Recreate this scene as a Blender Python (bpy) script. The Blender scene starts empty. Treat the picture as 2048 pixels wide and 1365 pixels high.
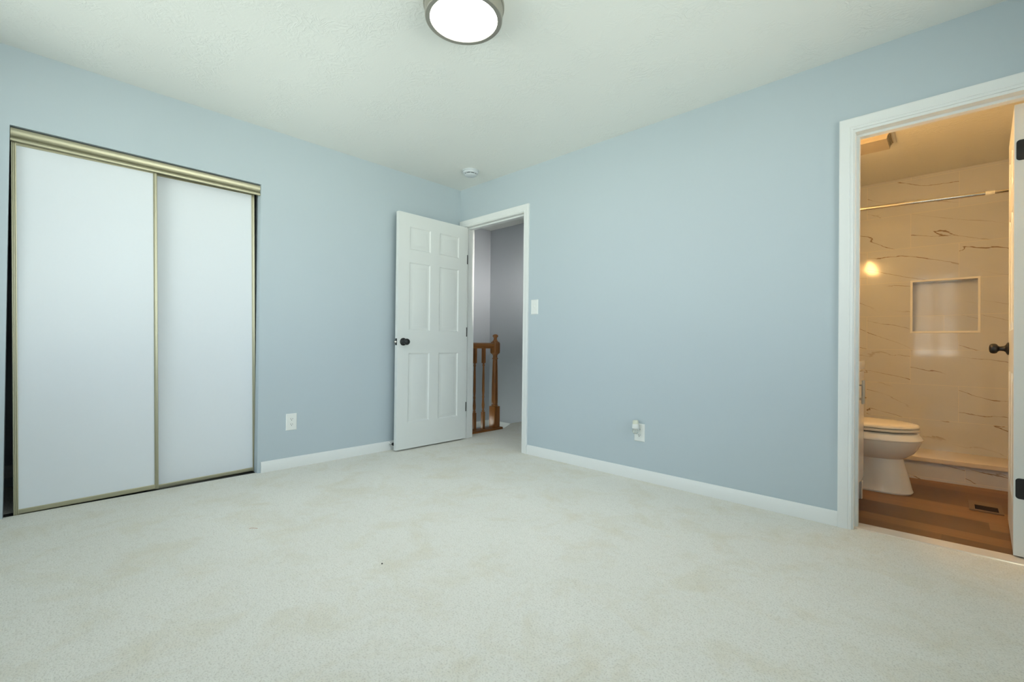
import bpy, bmesh, math, random
from mathutils import Vector, Matrix, Euler

random.seed(7)
S = bpy.context.scene
C = S.collection
PI = math.pi

# ------------------------------------------------------------------ camera
cd = bpy.data.cameras.new('camera')
cam = bpy.data.objects.new('camera', cd)
C.objects.link(cam)
cd.sensor_fit = 'HORIZONTAL'
cd.sensor_width = 36.0
cd.lens = 915.44 * 36.0 / 2048.0
cd.clip_start = 0.01
YAW, PIT, ROL = 0.765115, 0.0072025, 0.0107316
_f0 = Vector((-math.sin(YAW), math.cos(YAW), 0)); _r0 = Vector((math.cos(YAW), math.sin(YAW), 0)); _u0 = Vector((0, 0, 1))
_f = _f0 * math.cos(PIT) + _u0 * math.sin(PIT)
_u1 = _u0 * math.cos(PIT) - _f0 * math.sin(PIT)
_r = _r0 * math.cos(ROL) + _u1 * math.sin(ROL)
_u = _u1 * math.cos(ROL) - _r0 * math.sin(ROL)
cam.matrix_world = Matrix(((_r.x, _u.x, -_f.x, 3.45247), (_r.y, _u.y, -_f.y, -2.84939), (_r.z, _u.z, -_f.z, 0.91032), (0, 0, 0, 1)))
S.camera = cam

# ------------------------------------------------------------------ daylight and exposure
W = bpy.data.worlds.new('sky')
S.world = W
W.use_nodes = True
bg = W.node_tree.nodes['Background']
# daylight: pale sky above, brighter ground glow added below to light the ceiling
_nt = W.node_tree
_tc = _nt.nodes.new('ShaderNodeTexCoord'); _sp = _nt.nodes.new('ShaderNodeSeparateXYZ'); _rp = _nt.nodes.new('ShaderNodeValToRGB')
_mr = _nt.nodes.new('ShaderNodeMapRange')
_nt.links.new(_tc.outputs['Generated'], _sp.inputs[0]); _nt.links.new(_sp.outputs['Z'], _mr.inputs[0])
_mr.inputs[1].default_value = -1.0; _mr.inputs[2].default_value = 1.0
_nt.links.new(_mr.outputs[0], _rp.inputs['Fac']); _nt.links.new(_rp.outputs['Color'], bg.inputs['Color'])
_e = _rp.color_ramp.elements
_e[0].position = 0.0; _e[0].color = (0.93, 1.0, 0.91, 1)
_e[1].position = 1.0; _e[1].color = (0.38, 0.45, 0.51, 1)
_q = _e.new(0.46); _q.color = (0.93, 1.0, 0.91, 1)
_q = _e.new(0.54); _q.color = (0.52, 0.60, 0.66, 1)
bg.inputs['Strength'].default_value = 8.5
vs = S.view_settings
vs.view_transform = 'Standard'
vs.look = 'None'
vs.gamma = 1
vs.use_curve_mapping = False
vs.exposure = -0.07
S.cycles.max_bounces = 14
S.cycles.diffuse_bounces = 8
S.cycles.use_denoising = True

WIN = (0.22, 1.90, 0.72, 2.20)
WIS = (2.93, 3.55, 0.76, 2.28)     # narrow rear window, white roller shade added to dim it     # rear window opening x0 x1 z0 z1
YR = -3.50                          # rear wall
XR = 4.35                           # right wall
H = 2.40
WIR = (-2.75, -0.45, 0.72, 2.16)   # right wall window opening y0 y1 z0 z1
def portal(w_, h_, loc, rot):
    pl = bpy.data.lights.new('window_portal', 'AREA')
    pl.shape = 'RECTANGLE'; pl.size = w_; pl.size_y = h_
    pl.cycles.is_portal = True
    po = bpy.data.objects.new('window_portal', pl)
    C.objects.link(po)
    po.location = loc; po.rotation_euler = rot
portal(WIN[1] - WIN[0], WIN[3] - WIN[2], ((WIN[0] + WIN[1]) / 2, YR - 0.15, (WIN[2] + WIN[3]) / 2), (PI / 2, 0, 0))       # looks to +Y
portal(WIS[1] - WIS[0], WIS[3] - WIS[2], ((WIS[0] + WIS[1]) / 2, YR - 0.15, (WIS[2] + WIS[3]) / 2), (PI / 2, 0, 0))
portal(WIR[1] - WIR[0], WIR[3] - WIR[2], (XR + 0.13, (WIR[0] + WIR[1]) / 2, (WIR[2] + WIR[3]) / 2), (PI / 2, 0, PI / 2))  # looks to -X


# ------------------------------------------------------------------ materials
def srgb(r, g, b):
    def f(c):
        c /= 255.0
        return c / 12.92 if c <= 0.04045 else ((c + 0.055) / 1.055) ** 2.4
    return (f(r), f(g), f(b), 1)


class NT:
    """small node helper"""
    def __init__(s, name):
        s.m = bpy.data.materials.new(name); s.m.use_nodes = True
        s.t = s.m.node_tree
        s.b = s.t.nodes['Principled BSDF']
        s.out = s.t.nodes['Material Output']
    def n(s, typ, **kw):
        nd = s.t.nodes.new(typ)
        for k, v in kw.items(): setattr(nd, k, v)
        return nd
    def l(s, a, b): s.t.links.new(a, b)
    def inp(s, nd, idx, v):
        if hasattr(v, 'is_linked') or isinstance(v, bpy.types.NodeSocket): s.l(v, nd.inputs[idx])
        else: nd.inputs[idx].default_value = v
    def math(s, op, a, b=0.0, c=0.0):
        nd = s.n('ShaderNodeMath', operation=op)
        s.inp(nd, 0, a); s.inp(nd, 1, b); s.inp(nd, 2, c)
        return nd.outputs[0]
    def pos(s, scale=(1, 1, 1), rot=(0, 0, 0), loc=(0, 0, 0)):
        g = s.n('ShaderNodeNewGeometry')
        mp = s.n('ShaderNodeMapping')
        s.l(g.outputs['Position'], mp.inputs['Vector'])
        mp.inputs['Scale'].default_value = scale; mp.inputs['Rotation'].default_value = rot; mp.inputs['Location'].default_value = loc
        return mp.outputs['Vector']
    def noise(s, vec, scale, detail=2, rough=0.5, dist=0.0):
        nd = s.n('ShaderNodeTexNoise')
        s.l(vec, nd.inputs['Vector'])
        nd.inputs['Scale'].default_value = scale; nd.inputs['Detail'].default_value = detail
        nd.inputs['Roughness'].default_value = rough; nd.inputs['Distortion'].default_value = dist
        return nd
    def ramp(s, fac, stops):
        nd = s.n('ShaderNodeValToRGB')
        s.l(fac, nd.inputs['Fac'])
        e = nd.color_ramp.elements
        while len(e) < len(stops): e.new(0.5)
        for q, (p, c) in zip(e, stops): q.position = p; q.color = c
        return nd.outputs['Color']
    def mix(s, fac, a, b):
        nd = s.n('ShaderNodeMix', data_type='RGBA')
        s.inp(nd, 0, fac)
        for i, v in ((6, a), (7, b)):
            if isinstance(v, bpy.types.NodeSocket): s.l(v, nd.inputs[i])
            else: nd.inputs[i].default_value = v
        return nd.outputs[2]
    def bump(s, h, strength, dist=0.002):
        nd = s.n('ShaderNodeBump')
        nd.inputs['Strength'].default_value = strength; nd.inputs['Distance'].default_value = dist
        s.l(h, nd.inputs['Height']); s.l(nd.outputs['Normal'], s.b.inputs['Normal'])
    def set(s, **kw):
        nm = {'col': 'Base Color', 'rough': 'Roughness', 'metal': 'Metallic', 'coat': 'Coat Weight', 'spec': 'Specular IOR Level', 'trans': 'Transmission Weight', 'ior': 'IOR'}
        for k, v in kw.items():
            i = s.b.inputs[nm[k]]
            if isinstance(v, bpy.types.NodeSocket): s.l(v, i)
            else: i.default_value = v
        return s


def solid(name, col, rough=0.5, metal=0.0, bump=0.0, bscale=60, spec=0.5):
    k = NT(name).set(rough=rough, metal=metal, spec=spec)
    v = k.pos()
    nz = k.noise(v, bscale, 3)
    lo = tuple(c * 0.985 for c in col[:3]) + (1,)
    k.set(col=k.mix(nz.outputs['Fac'], lo, col))
    if bump: k.bump(nz.outputs['Fac'], bump, 0.001)
    return k.m


def mat_paint(name, col, b=0.10, rough=0.5):
    k = NT(name).set(rough=rough, spec=0.35)
    v = k.pos()
    big = k.noise(v, 1.3, 2)
    fine = k.noise(v, 260, 2)
    lo = tuple(c * 0.97 for c in col[:3]) + (1,)
    k.set(col=k.mix(big.outputs['Fac'], lo, col))
    k.bump(fine.outputs['Fac'], b, 0.001)
    return k.m


def mat_ceiling(name, col):
    k = NT(name).set(rough=0.7, spec=0.25, col=col)
    v = k.pos()
    warp = k.noise(v, 7, 2)
    add = k.n('ShaderNodeVectorMath', operation='MULTIPLY_ADD')
    k.l(warp.outputs['Color'], add.inputs[0]); add.inputs[1].default_value = (0.28, 0.28, 0.28); k.l(v, add.inputs[2])
    n1 = k.noise(add.outputs[0], 22, 3, 0.55)
    ridge = k.math('SUBTRACT', 1.0, k.math('MULTIPLY', k.math('ABSOLUTE', k.math('SUBTRACT', n1.outputs['Fac'], 0.5)), 9.0))
    ridge = k.math('MAXIMUM', ridge, 0.0)
    patch = k.noise(v, 4.2, 2)
    msk = k.ramp(patch.outputs['Fac'], [(0.42, (0, 0, 0, 1)), (0.62, (1, 1, 1, 1))])
    h = k.math('MULTIPLY', ridge, msk)
    h = k.math('ADD', h, k.math('MULTIPLY', k.noise(v, 90, 2).outputs['Fac'], 0.25))
    k.bump(h, 0.44, 0.0025)
    return k.m


def mat_carpet(name):
    k = NT(name).set(rough=0.95, spec=0.1)
    v = k.pos()
    tuft = k.noise(v, 170, 2, 0.6)
    clump = k.noise(v, 38, 3, 0.6)
    stain = k.noise(v, 4.2, 4, 0.66, 0.5)
    nap = k.noise(k.pos(scale=(1, 1.6, 1), rot=(0, 0, 0.6)), 1.5, 3)
    base = k.mix(nap.outputs['Fac'], srgb(224, 222, 213), srgb(234, 232, 224))
    st = k.ramp(stain.outputs['Fac'], [(0.48, (0, 0, 0, 1)), (0.80, (0.75, 0.75, 0.75, 1))])
    base = k.mix(st, base, srgb(216, 208, 186))
    dark = k.ramp(tuft.outputs['Fac'], [(0.28, (1, 1, 1, 1)), (0.50, (0, 0, 0, 1))])
    base = k.mix(k.math('MULTIPLY', dark, 0.52), base, srgb(176, 172, 160))
    cl = k.ramp(clump.outputs['Fac'], [(0.30, (1, 1, 1, 1)), (0.5, (0, 0, 0, 1))])
    base = k.mix(k.math('MULTIPLY', cl, 0.16), base, srgb(190, 184, 168))
    k.set(col=base)
    h = k.math('ADD', tuft.outputs['Fac'], k.math('MULTIPLY', clump.outputs['Fac'], 0.8))
    k.bump(h, 0.55, 0.006)
    return k.m


def mat_tile(name):
    k = NT(name).set(rough=0.07, spec=0.55)
    g = k.n('ShaderNodeNewGeometry')
    sx = k.n('ShaderNodeSeparateXYZ'); k.l(g.outputs['Position'], sx.inputs[0])
    # horizontal run: x on the back wall, y on the side walls
    X = k.math('ADD', sx.outputs['X'], k.math('MULTIPLY', sx.outputs['Y'], 0.999))
    Z = sx.outputs['Z']
    rh, rw = 0.295, 0.60
    rowf = k.math('DIVIDE', k.math('SUBTRACT', Z, 0.015), rh)
    row = k.math('FLOOR', rowf)
    odd = k.math('MODULO', k.math('ABSOLUTE', row), 2.0)
    off = k.math('MULTIPLY', odd, 0.30)
    colf = k.math('DIVIDE', k.math('ADD', k.math('SUBTRACT', X, 5.593), off), rw)
    col = k.math('FLOOR', colf)
    dz = k.math('MULTIPLY', k.math('ABSOLUTE', k.math('SUBTRACT', k.math('FRACT', rowf), 0.5)), rh)
    dx = k.math('MULTIPLY', k.math('ABSOLUTE', k.math('SUBTRACT', k.math('FRACT', colf), 0.5)), rw)
    joint = k.math('MAXIMUM', k.math('GREATER_THAN', dz, rh / 2 - 0.0012), k.math('GREATER_THAN', dx, rw / 2 - 0.0012))
    cid = k.n('ShaderNodeCombineXYZ'); k.l(row, cid.inputs[0]); k.l(col, cid.inputs[1])
    wn = k.n('ShaderNodeTexWhiteNoise', noise_dimensions='2D'); k.l(cid.outputs[0], wn.inputs['Vector'])
    # vein coordinates, tilted so veins fall to the right, different on each tile
    P = k.n('ShaderNodeCombineXYZ')
    ca, sa = math.cos(math.radians(-15)), math.sin(math.radians(-15))
    a = k.math('ADD', k.math('MULTIPLY', X, ca), k.math('MULTIPLY', Z, sa))
    b = k.math('ADD', k.math('MULTIPLY', X, -sa), k.math('MULTIPLY', Z, ca))
    k.l(k.math('MULTIPLY', a, 0.55), P.inputs[0]); k.l(k.math('MULTIPLY', b, 2.1), P.inputs[1]); P.inputs[2].default_value = 0.0
    shift = k.n('ShaderNodeVectorMath', operation='MULTIPLY_ADD')
    k.l(wn.outputs['Color'], shift.inputs[0]); shift.inputs[1].default_value = (17, 23, 31); k.l(P.outputs[0], shift.inputs[2])
    v = shift.outputs[0]
    w1 = k.noise(v, 2.3, 2)
    w2 = k.noise(v, 9.0, 3, 0.6)
    band = k.math('ADD', k.math('MULTIPLY', b, 6.2), k.math('MULTIPLY', w1.outputs['Fac'], 2.2))
    band = k.math('ADD', band, k.math('MULTIPLY', w2.outputs['Fac'], 0.34))
    band = k.math('ADD', band, k.math('MULTIPLY', wn.outputs['Value'], 7.0))
    d = k.math('ABSOLUTE', k.math('SUBTRACT', k.math('FRACT', band), 0.5))
    thick = k.noise(v, 14, 3, 0.6)
    wd = k.math('MULTIPLY', k.math('SUBTRACT', thick.outputs['Fac'], 0.25), 0.080)
    core = k.math('SUBTRACT', 1.0, k.math('DIVIDE', d, k.math('MAXIMUM', wd, 0.002)))
    core = k.math('MAXIMUM', core, 0.0)
    m = k.noise(v, 1.9, 1)
    vein = k.math('MULTIPLY', k.math('MINIMUM', k.math('MULTIPLY', core, 1.8), 1.0), k.ramp(m.outputs['Fac'], [(0.41, (0, 0, 0, 1)), (0.53, (0.9, 0.9, 0.9, 1))]))
    cloud = k.noise(v, 1.2, 3)
    base = k.mix(cloud.outputs['Fac'], srgb(204, 209, 218), srgb(220, 224, 231))
    c = k.mix(vein, base, srgb(136, 113, 95))
    c = k.mix(k.math('MULTIPLY', joint, 0.8), c, srgb(238, 234, 228))
    k.set(col=c)
    k.bump(k.math('SUBTRACT', 1.0, joint), 0.25, 0.0006)
    return k.m


def mat_planks(name):
    k = NT(name).set(rough=0.34, spec=0.45)
    g = k.n('ShaderNodeNewGeometry')
    sx = k.n('ShaderNodeSeparateXYZ'); k.l(g.outputs['Position'], sx.inputs[0])
    rowf = k.math('DIVIDE', sx.outputs['Y'], 0.127)
    row = k.math('FLOOR', rowf)
    wn = k.n('ShaderNodeTexWhiteNoise', noise_dimensions='1D'); k.l(row, wn.inputs['W'])
    colf = k.math('DIVIDE', k.math('ADD', sx.outputs['X'], k.math('MULTIPLY', wn.outputs['Value'], 1.2)), 1.2)
    col = k.math('FLOOR', colf)
    cid = k.n('ShaderNodeCombineXYZ'); k.l(row, cid.inputs[0]); k.l(col, cid.inputs[1])
    wt = k.n('ShaderNodeTexWhiteNoise', noise_dimensions='2D'); k.l(cid.outputs[0], wt.inputs['Vector'])
    gp = k.pos(scale=(1.3, 16, 1))
    sh = k.n('ShaderNodeVectorMath', operation='MULTIPLY_ADD')
    k.l(wt.outputs['Color'], sh.inputs[0]); sh.inputs[1].default_value = (9, 13, 5); k.l(gp, sh.inputs[2])
    gr = k.noise(sh.outputs[0], 3.2, 5, 0.6, 0.6)
    tone = k.ramp(wt.outputs['Value'], [(0.0, srgb(72, 46, 24)), (0.45, srgb(116, 78, 43)), (1.0, srgb(176, 126, 72))])
    c = k.mix(k.math('MULTIPLY', gr.outputs['Fac'], 0.65), tone, srgb(88, 56, 30))
    seam = k.math('MAXIMUM', k.math('GREATER_THAN', k.math('ABSOLUTE', k.math('SUBTRACT', k.math('FRACT', rowf), 0.5)), 0.492),
                  k.math('GREATER_THAN', k.math('ABSOLUTE', k.math('SUBTRACT', k.math('FRACT', colf), 0.5)), 0.499))
    c = k.mix(k.math('MULTIPLY', seam, 0.6), c, srgb(60, 36, 18))
    k.set(col=c)
    k.bump(gr.outputs['Fac'], 0.05, 0.001)
    return k.m


def mat_oak(name, scale):
    k = NT(name).set(rough=0.32, spec=0.5)
    v = k.pos(scale=scale)
    n = k.noise(v, 9, 5, 0.6, 0.7)
    c = k.ramp(n.outputs['Fac'], [(0.25, srgb(86, 48, 16)), (0.5, srgb(126, 77, 30)), (0.75, srgb(154, 99, 44))])
    k.set(col=c)
    k.bump(n.outputs['Fac'], 0.06, 0.001)
    return k.m


def mat_brushed(name, col, rough, scale):
    k = NT(name).set(metal=1.0, col=col)
    n = k.noise(k.pos(scale=scale), 40, 3)
    k.set(rough=k.math('ADD', k.math('MULTIPLY', n.outputs['Fac'], 0.12), rough - 0.06))
    return k.m


def mat_emit(name, col, strength):
    k = NT(name)
    e = k.n('ShaderNodeEmission'); e.inputs[0].default_value = col; e.inputs[1].default_value = strength
    k.l(e.outputs[0], k.out.inputs['Surface'])
    return k.m


def mat_pane(name):
    k = NT(name)
    t = k.n('ShaderNodeBsdfTransparent'); g = k.n('ShaderNodeBsdfGlossy'); g.inputs['Roughness'].default_value = 0.0
    f = k.n('ShaderNodeFresnel'); f.inputs['IOR'].default_value = 1.45
    m = k.n('ShaderNodeMixShader')
    k.l(f.outputs[0], m.inputs[0]); k.l(t.outputs[0], m.inputs[1]); k.l(g.outputs[0], m.inputs[2])
    k.l(m.outputs[0], k.out.inputs['Surface'])
    return k.m


M = {}
M['wall'] = mat_paint('pale_blue_wall_paint', srgb(184, 196, 202))
M['hallwall'] = mat_paint('wall_paint_in_hall_light', srgb(170, 175, 181))  # same paint as bedroom, with the hall's greyer, dimmer light put into colour
M['bathwall'] = mat_paint('bathroom_wall_paint', srgb(228, 226, 220))
M['ceil'] = mat_ceiling('stomped_ceiling_paint', srgb(226, 228, 224))
M['trim'] = mat_paint('white_trim_paint', srgb(228, 230, 228), 0.03, 0.32)
M['doorpaint'] = mat_paint('white_door_paint', srgb(222, 225, 222), 0.03, 0.34)
M['carpet'] = mat_carpet('cut_pile_carpet')
M['tile'] = mat_tile('polished_marble_look_tile')
M['stone'] = solid('pale_stone', srgb(226, 216, 202), 0.15)
M['planks'] = mat_planks('brown_vinyl_planks')
M['oak_v'] = mat_oak('oak_vertical', (4, 4, 0.35))
M['oak_h'] = mat_oak('oak_lengthwise', (4, 0.35, 4))
M['gold'] = mat_brushed('champagne_aluminium', srgb(176, 172, 148), 0.40, (30, 1, 30))
M['nickel'] = mat_brushed('brushed_nickel', srgb(186, 181, 170), 0.42, (1, 1, 40))
M['chrome'] = mat_brushed('chrome', srgb(225, 222, 215), 0.10, (1, 1, 1))
M['panelwhite'] = solid('white_laminate_panel', srgb(221, 226, 230), 0.40, spec=0.35)
M['black'] = solid('matte_black_metal', srgb(22, 22, 23), 0.42, 0.0)
M['rubber'] = solid('black_rubber', srgb(14, 14, 15), 0.7)
M['plastic'] = solid('white_plastic', srgb(230, 232, 228), 0.3)
M['darkslot'] = solid('dark_slot', srgb(26, 27, 26), 0.6)
M['ceramic'] = solid('white_glazed_ceramic', srgb(243, 241, 236), 0.06)
M['seat'] = solid('white_toilet_seat_plastic', srgb(236, 230, 216), 0.18)
M['cabinet'] = solid('gloss_white_cabinet', srgb(228, 224, 216), 0.14)
M['framewhite'] = solid('bright_white_edging', srgb(250, 250, 248), 0.25)
M['detector'] = solid('pale_grey_plastic', srgb(202, 208, 212), 0.4)
M['fan'] = solid('aged_white_plastic', srgb(190, 182, 166), 0.45)
M['register'] = solid('tan_painted_metal', srgb(126, 102, 78), 0.4)
M['diffuser'] = mat_emit('lit_white_diffuser', (1.0, 0.98, 0.95, 1), 50.0)
M['shade'] = mat_emit('lit_warm_glass', (1.0, 0.53, 0.17, 1), 74.0)
M['bulb'] = mat_emit('added_hall_glow', (1.0, 0.95, 0.88, 1), 7600.0)  # glow of the unseen lamp added in the hall
M['pane'] = mat_pane('window_pane')
kk = NT('clear_plastic').set(trans=1.0, rough=0.05, ior=1.45, col=(0.93, 0.96, 0.94, 1)); M['clear'] = kk.m
kk = NT('added_shade_cloth')
_td = kk.n('ShaderNodeBsdfTranslucent'); _td.inputs[0].default_value = (0.86, 0.86, 0.86, 1)
_dd = kk.n('ShaderNodeBsdfDiffuse'); _dd.inputs[0].default_value = (0.12, 0.12, 0.12, 1)
_as = kk.n('ShaderNodeAddShader'); kk.l(_td.outputs[0], _as.inputs[0]); kk.l(_dd.outputs[0], _as.inputs[1]); kk.l(_as.outputs[0], kk.out.inputs['Surface'])
M['shadecloth'] = kk.m  # cloth of the shade added to dim the narrow window
kk = NT('frosted_plastic').set(rough=0.35, col=srgb(214, 216, 198)); M['frost'] = kk.m
M['strand'] = solid('orange_fibre', srgb(196, 150, 128), 0.8)
M['speck'] = solid('black_lint', srgb(18, 18, 18), 0.9)


# ------------------------------------------------------------------ mesh building
class MB:
    def __init__(s): s.bm = bmesh.new()
    def _new(s, v0):
        s.bm.verts.ensure_lookup_table()
        return s.bm.verts[v0:]
    def box(s, x0, x1, y0, y1, z0, z1, bev=0.0, seg=2):
        r = bmesh.ops.create_cube(s.bm, size=1.0)
        vs_ = r['verts']
        for v in vs_:
            v.co = Vector(((x0 + x1) / 2 + v.co.x * (x1 - x0), (y0 + y1) / 2 + v.co.y * (y1 - y0), (z0 + z1) / 2 + v.co.z * (z1 - z0)))
        if bev > 0:
            es = {e for v in vs_ for e in v.link_edges}
            bmesh.ops.bevel(s.bm, geom=list(es), offset=bev, segments=seg, affect='EDGES', profile=0.5)
        return s
    def loft(s, rings, closed=True, caps=True):
        R = [[s.bm.verts.new(p) for p in r] for r in rings]
        n = len(R[0])
        for a, b in zip(R, R[1:]):
            for i in range(n if closed else n - 1):
                j = (i + 1) % n
                try: s.bm.faces.new((a[i], a[j], b[j], b[i]))
                except ValueError: pass
        if caps:
            try: s.bm.faces.new(list(reversed(R[0])))
            except ValueError: pass
            try: s.bm.faces.new(R[-1])
            except ValueError: pass
        return s
    def lathe(s, prof, origin, axis='z', seg=40, sign=1):
        """prof: (radius, height along the axis)"""
        o = Vector(origin)
        ax = {'x': (Vector((0, 1, 0)), Vector((0, 0, 1)), Vector((1, 0, 0))), 'y': (Vector((0, 0, 1)), Vector((1, 0, 0)), Vector((0, 1, 0))),
              'z': (Vector((1, 0, 0)), Vector((0, 1, 0)), Vector((0, 0, 1)))}[axis]
        rings = []
        for r, h in prof:
            r = max(r, 1e-5)
            rings.append([o + ax[0] * (r * math.cos(2 * PI * i / seg)) + ax[1] * (r * math.sin(2 * PI * i / seg)) + ax[2] * (h * sign) for i in range(seg)])
        return s.loft(rings)
    def tube(s, pts, r, seg=12):
        pts = [Vector(p) for p in pts]
        rings = []
        for i, p in enumerate(pts):
            t = (pts[min(i + 1, len(pts) - 1)] - pts[max(i - 1, 0)]).normalized()
            up = Vector((0, 0, 1)) if abs(t.z) < 0.9 else Vector((1, 0, 0))
            a = t.cross(up).normalized(); b = a.cross(t)
            rr = r[i] if isinstance(r, (list, tuple)) else r
            rings.append([p + a * rr * math.cos(2 * PI * k / seg) + b * rr * math.sin(2 * PI * k / seg) for k in range(seg)])
        return s.loft(rings)
    def prism(s, poly, axis, a, b):
        """poly in the two other axes (in xyz order), extruded along axis from a to b"""
        def P(q, t):
            return {'x': (t, q[0], q[1]), 'y': (q[0], t, q[1]), 'z': (q[0], q[1], t)}[axis]
        return s.loft([[P(q, a) for q in poly], [P(q, b) for q in poly]])
    def transform(s, mat):
        bmesh.ops.transform(s.bm, matrix=mat, verts=s.bm.verts); return s


def link_mesh(name, mb, mat, parent=None, loc=None, smooth=35, sub=0):
    bm = mb.bm
    bmesh.ops.remove_doubles(bm, verts=bm.verts, dist=1e-6)
    bmesh.ops.recalc_face_normals(bm, faces=bm.faces)
    o_loc = Vector(loc) if loc is not None else Vector((0, 0, 0))
    if loc is not None: bmesh.ops.translate(bm, verts=bm.verts, vec=-o_loc)
    me = bpy.data.meshes.new(name)
    bm.to_mesh(me); bm.free()
    if isinstance(mat, (list, tuple)):
        for q in mat: me.materials.append(q)
    else: me.materials.append(mat)
    if smooth:
        me.shade_smooth()
        me.set_sharp_from_angle(angle=math.radians(smooth))
    o = bpy.data.objects.new(name, me)
    C.objects.link(o)
    if parent is not None: o.parent = parent
    elif loc is not None: o.location = o_loc
    if sub:
        sm = o.modifiers.new('subd', 'SUBSURF'); sm.levels = sub; sm.render_levels = sub
    return o


def tag(o, label, cat, kind=None, group=None):
    o['label'] = label; o['category'] = cat
    if kind: o['kind'] = kind
    if group: o['group'] = group
    return o


def thing(name, label, cat, loc, rot=(0, 0, 0), kind=None, group=None):
    o = bpy.data.objects.new(name, None)
    o.empty_display_size = 0.1
    C.objects.link(o)
    o.location = loc; o.rotation_euler = rot
    return tag(o, label, cat, kind, group)


def part(name, mb, mat, root, world=True, **kw):
    """world: vertices were given in room coordinates, the root is unrotated"""
    top = root
    off = Vector((0, 0, 0))
    while top is not None:
        off += top.location if world else Vector((0, 0, 0)); top = top.parent
    if world: bmesh.ops.translate(mb.bm, verts=mb.bm.verts, vec=-off)
    return link_mesh(name, mb, mat, root, **kw)


def struct(name, mb, mat, label, cat, **kw):
    o = link_mesh(name, mb, mat, **kw)
    return tag(o, label, cat, 'structure')


def wall_cells(us, zs, holes, mk):
    """boxes of a wall grid with holes merged to one shell (inner faces dropped). mk(u0,u1,z0,z1) -> box bounds"""
    mb = MB()
    us = sorted(set(us)); zs = sorted(set(zs))
    faces = {}
    for i in range(len(us) - 1):
        for j in range(len(zs) - 1):
            um, zm = (us[i] + us[i + 1]) / 2, (zs[j] + zs[j + 1]) / 2
            if any(h[0] < um < h[1] and h[2] < zm < h[3] for h in holes): continue
            x0, x1, y0, y1, z0, z1 = mk(us[i], us[i + 1], zs[j], zs[j + 1])
            q = [(x0, y0, z0), (x1, y0, z0), (x1, y1, z0), (x0, y1, z0), (x0, y0, z1), (x1, y0, z1), (x1, y1, z1), (x0, y1, z1)]
            for f in ((0, 1, 2, 3), (4, 5, 6, 7), (0, 1, 5, 4), (1, 2, 6, 5), (2, 3, 7, 6), (3, 0, 4, 7)):
                c = tuple(q[t] for t in f)
                key = frozenset(c)
                if key in faces: faces[key] = None
                else: faces[key] = c
    for c in faces.values():
        if c: mb.bm.faces.new([mb.bm.verts.new(p) for p in c])
    bmesh.ops.remove_doubles(mb.bm, verts=mb.bm.verts, dist=1e-6)
    return mb


# ------------------------------------------------------------------ the setting: walls, floors, ceilings
HALL = (0.060, 0.854, 0.0, 2.040)           # rough openings in the wall with the doors
BATH = (3.086, 3.712, 0.0, 2.012)
CLO = (-2.953, -1.778, 0.0, 2.0)            # closet opening y0 y1
T = 0.12

mb = wall_cells([-1.02, HALL[0], HALL[1], BATH[0], BATH[1], XR], [-0.02, 0.0, HALL[3], BATH[3], H], [(HALL[0], HALL[1], -0.1, HALL[3]), (BATH[0], BATH[1], -0.1, BATH[3])],
                lambda a, b, c, d: (a, b, 0.0, T, c, d))
struct('wall_back', mb, M['wall'], 'pale blue wall holding the hall doorway and the bathroom doorway', 'wall')

mb = wall_cells([YR, CLO[0], CLO[1], 0.0], [-0.02, 0.0, CLO[3], H], [(CLO[0], CLO[1], -0.1, CLO[3])],
                lambda a, b, c, d: (-0.115, 0.0, a, b, c, d))
struct('wall_left', mb, M['wall'], 'pale blue wall around the sliding closet doors', 'wall')

mb = wall_cells([-0.115, WIN[0], WIN[1], WIS[0], WIS[1], XR + 0.12], [-0.02, WIN[2], WIS[2], WIN[3], WIS[3], H], [WIN, WIS], lambda a, b, c, d: (a, b, YR - 0.14, YR, c, d))
struct('wall_rear', mb, M['wall'], 'pale blue wall with the wide window behind the camera', 'wall')
mb = wall_cells([YR, WIR[0], WIR[1], T], [-0.02, WIR[2], WIR[3], H], [WIR], lambda a, b, c, d: (XR, XR + 0.12, a, b, c, d))
struct('wall_right', mb, M['wall'], 'pale blue wall with the second window right of the bathroom doorway', 'wall')

# carpet: bedroom, doorway and hall landing in one piece
poly = [(0.0, CLO[0]), (0.0, YR), (XR, YR), (XR, 0.0), (3.70, 0.0), (3.70, 0.045), (3.098, 0.03), (3.098, 0.0), (0.842, 0.0), (0.842, T), (2.30, T), (2.30, 1.28), (-0.205, 1.28), (-0.205, 0.965),
        (-0.024, 0.640), (-0.024, T), (0.072, T), (0.072, 0.0), (0.0, 0.0), (0.0, CLO[1]), (-0.026, CLO[1]), (-0.026, CLO[0])]
mb = MB().prism(poly, 'z', -0.02, 0.0)
bmesh.ops.triangulate(mb.bm, faces=[f for f in mb.bm.faces if len(f.verts) > 4])
struct('floor', mb, M['carpet'], 'pale cut pile carpet over bedroom and hall', 'carpet floor', smooth=0)

struct('ceiling', MB().box(-0.115, XR + 0.12, YR - 0.14, T, H, H + 0.05), M['ceil'], 'white textured bedroom ceiling', 'ceiling')

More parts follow.
